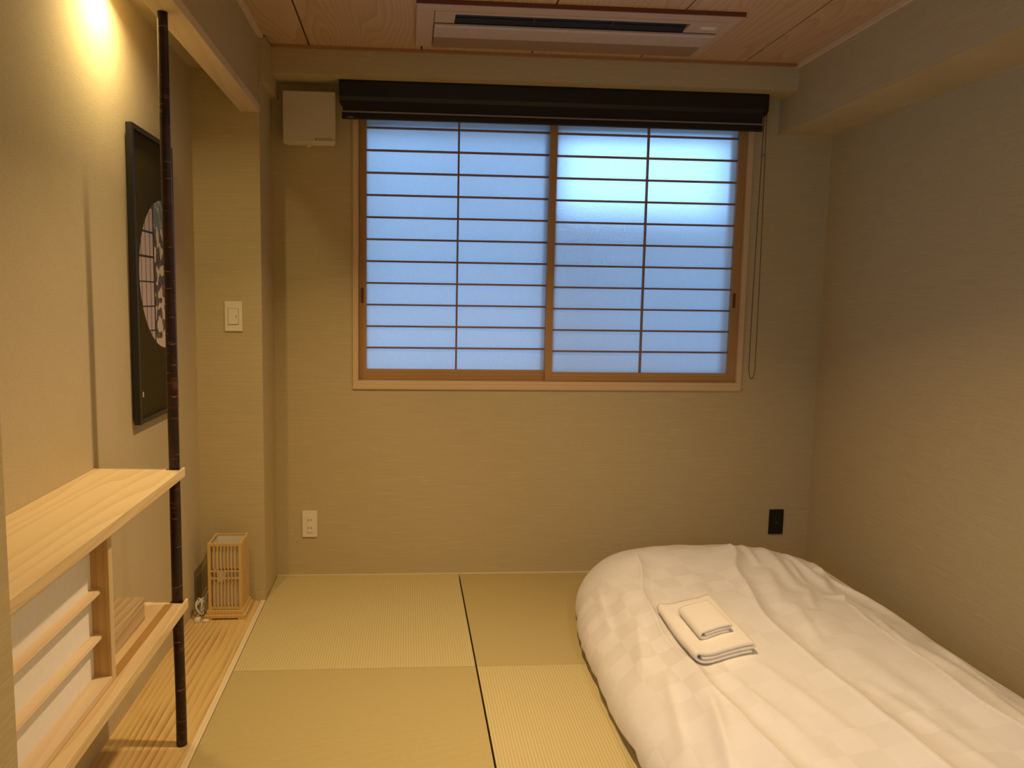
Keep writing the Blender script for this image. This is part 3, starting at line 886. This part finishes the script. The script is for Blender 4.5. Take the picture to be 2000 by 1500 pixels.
# underside: tucked in from the hem and resting on the mats
low = {}
for j in range(NV + 1):
    for i, sg in ((0, 1), (NU, -1)):
        p = V2[i, j].co
        dx = min(.075, abs(p.x - XCB) * .6)
        low[i, j] = bm.verts.new((p.x + sg * dx, p.y - .0 if j < NV else p.y - .05, .0012))
for j in range(NV):
    bm.faces.new((V2[0, j], V2[0, j + 1], low[0, j + 1], low[0, j]))
    bm.faces.new((low[0, j], low[0, j + 1], low[NU, j + 1], low[NU, j]))
    bm.faces.new((low[NU, j], low[NU, j + 1], V2[NU, j + 1], V2[NU, j]))
bm.faces.new([V2[i, 0] for i in range(NU + 1)] + [low[NU, 0], low[0, 0]])
bm.faces.new([V2[i, NV] for i in range(NU, -1, -1)] + [low[0, NV], low[NU, NV]])
bmesh.ops.recalc_face_normals(bm, faces=bm.faces)
me = bpy.data.meshes.new('duvet'); bm.to_mesh(me); bm.free()
me.materials.append(M['duvet'])
dv = bpy.data.objects.new('duvet', me); COL.objects.link(dv)
tag(dv, 'puffy white checked damask duvet made up over the floor futon', 'duvet')

# ------------------------------------------------------------------ folded towels on the duvet
def towel(name, x0, x1, y0, y1, skew, layers, th, zoff, label, base):
    """cloth folded over itself: a ribbon path in cross-section carried along its length"""
    wdt = x1 - x0
    r = th * .52
    path = []
    def arc(cx, cz, rad, a0, a1, n=7):
        for k in range(n + 1):
            a = a0 + (a1 - a0) * k / n; path.append((cx + rad * math.cos(a), cz + rad * math.sin(a)))
    pz = th * 1.04
    z = th / 2
    # lower layer leftwards, turn at the left, upper layer to the right, turn inwards, middle layer
    path.append((wdt - th, z)); path.append((wdt * .5, z))
    arc(th * 1.05, z + pz, pz, -math.pi / 2, -3 * math.pi / 2)
    path.append((wdt * .5, z + 2 * pz)); 
    arc(wdt - th * 1.0, z + 1.5 * pz, pz * .5, math.pi / 2, -math.pi / 2)
    path.append((wdt * .5, z + pz)); path.append((th * 1.6, z + pz))
    # resample
    P = [Vector((p[0], p[1])) for p in path]
    out = []
    for p, q in zip(P, P[1:]):
        n = max(1, int((q - p).length / .006))
        for k in range(n): out.append(p.lerp(q, k / n))
    out.append(P[-1])
    b = bmesh.new()
    ys = 26
    ringsT = []
    for j in range(ys + 1):
        t = j / ys
        y = y0 + (y1 - y0) * t
        ends = min(t, 1 - t) * (y1 - y0)
        shr = 1 - .25 * math.exp(-ends / .004)
        A, C = [], []
        for k, p in enumerate(out):
            tg = out[min(k + 1, len(out) - 1)] - out[max(k - 1, 0)]
            tg.normalize(); nn = Vector((-tg.y, tg.x))
            fz = .0008 * noise.noise(Vector((p.x * 60, y * 40, p.y * 90)))
            for lst, sg in ((A, 1), (C, -1)):
                q = p + nn * sg * (th * .46 * shr + fz)
                x = x0 + q.x + skew * (y - y0)
                yy = y + .0015 * noise.noise(Vector((k * .15, sg, j * .2)))
                lst.append(b.verts.new((x, yy, base(x, yy) + q.y + zoff)))
        ringsT.append(A + C[::-1])
    n = len(ringsT[0])
    for j in range(ys):
        for k in range(n):
            f = b.faces.new((ringsT[j][k], ringsT[j][(k + 1) % n], ringsT[j + 1][(k + 1) % n], ringsT[j + 1][k])); f.smooth = True
    m2 = n // 2
    for rg in (ringsT[0], ringsT[-1]):
        for k in range(m2 - 1):
            f = b.faces.new((rg[k], rg[k + 1], rg[n - 2 - k], rg[n - 1 - k])); f.smooth = True
    bmesh.ops.recalc_face_normals(b, faces=b.faces)
    me = bpy.data.meshes.new(name); b.to_mesh(me); b.free()
    me.materials.append(M['towel'])
    o = bpy.data.objects.new(name, me); COL.objects.link(o)
    return tag(o, label, 'towel', 'folded towels on the bed')
def base_lo(x, y):
    # the cloth smooths over the finest relief
    return sum(duvet_z(x + dx, y + dy) for dx in (-.02, 0, .02) for dy in (-.03, .03)) / 6
towel('folded_bath_towel', .872, 1.056, 2.030, 2.385, .02, 3, .0115, .004, 'larger folded cream towel lying on the duvet', base_lo)
towel('folded_face_towel', .915, 1.015, 2.105, 2.290, .02, 3, .0095, .004 + .0360, 'smaller folded cream towel on top of the larger one', base_lo)

# ------------------------------------------------------------------ downlights (fixtures with their own light)
def downlight(x, y, z, watts, dia, spread, label, tint=WARM):
    t = thing('downlight', (x, y, z), label, 'downlight', 'recessed downlights')
    b = B()
    n = 36
    vs = []
    for rad, zz in ((dia * .62, z + .010), (dia * .80, z + .010), (dia * .80, z + .018), (dia * .62, z + .018)):
        vs.append([b.bm.verts.new((x + rad * math.cos(2 * math.pi * k / n), y + rad * math.sin(2 * math.pi * k / n), zz)) for k in range(n)])
    for a in range(4):
        for k in range(n):
            b.bm.faces.new((vs[a][k], vs[a][(k + 1) % n], vs[(a + 1) % 4][(k + 1) % n], vs[(a + 1) % 4][k]))
    b.build('ring', M['ring'], t)
    B().disc((x, y, z + .014), dia * .6, 'z', 32, .003).build('lens', M['lens'], t)
    ld = bpy.data.lights.new('downlight_lamp', 'AREA')
    ld.shape = 'DISK'; ld.size = dia; ld.energy = watts; ld.color = tint; ld.spread = math.radians(spread)
    lo = bpy.data.objects.new('downlight_lamp', ld); COL.objects.link(lo)
    lo.parent = t; lo.location = (0, 0, .004)
    return t
downlight(*ROOM_LAMPS[0], 'recessed ceiling downlight between the alcove and the bed')
downlight(*ROOM_LAMPS[1], 'recessed ceiling downlight over the foot of the bed')
downlight(*ALCOVE_LAMP, 'recessed downlight inside the alcove above the shelf', ALCOVE_TINT)
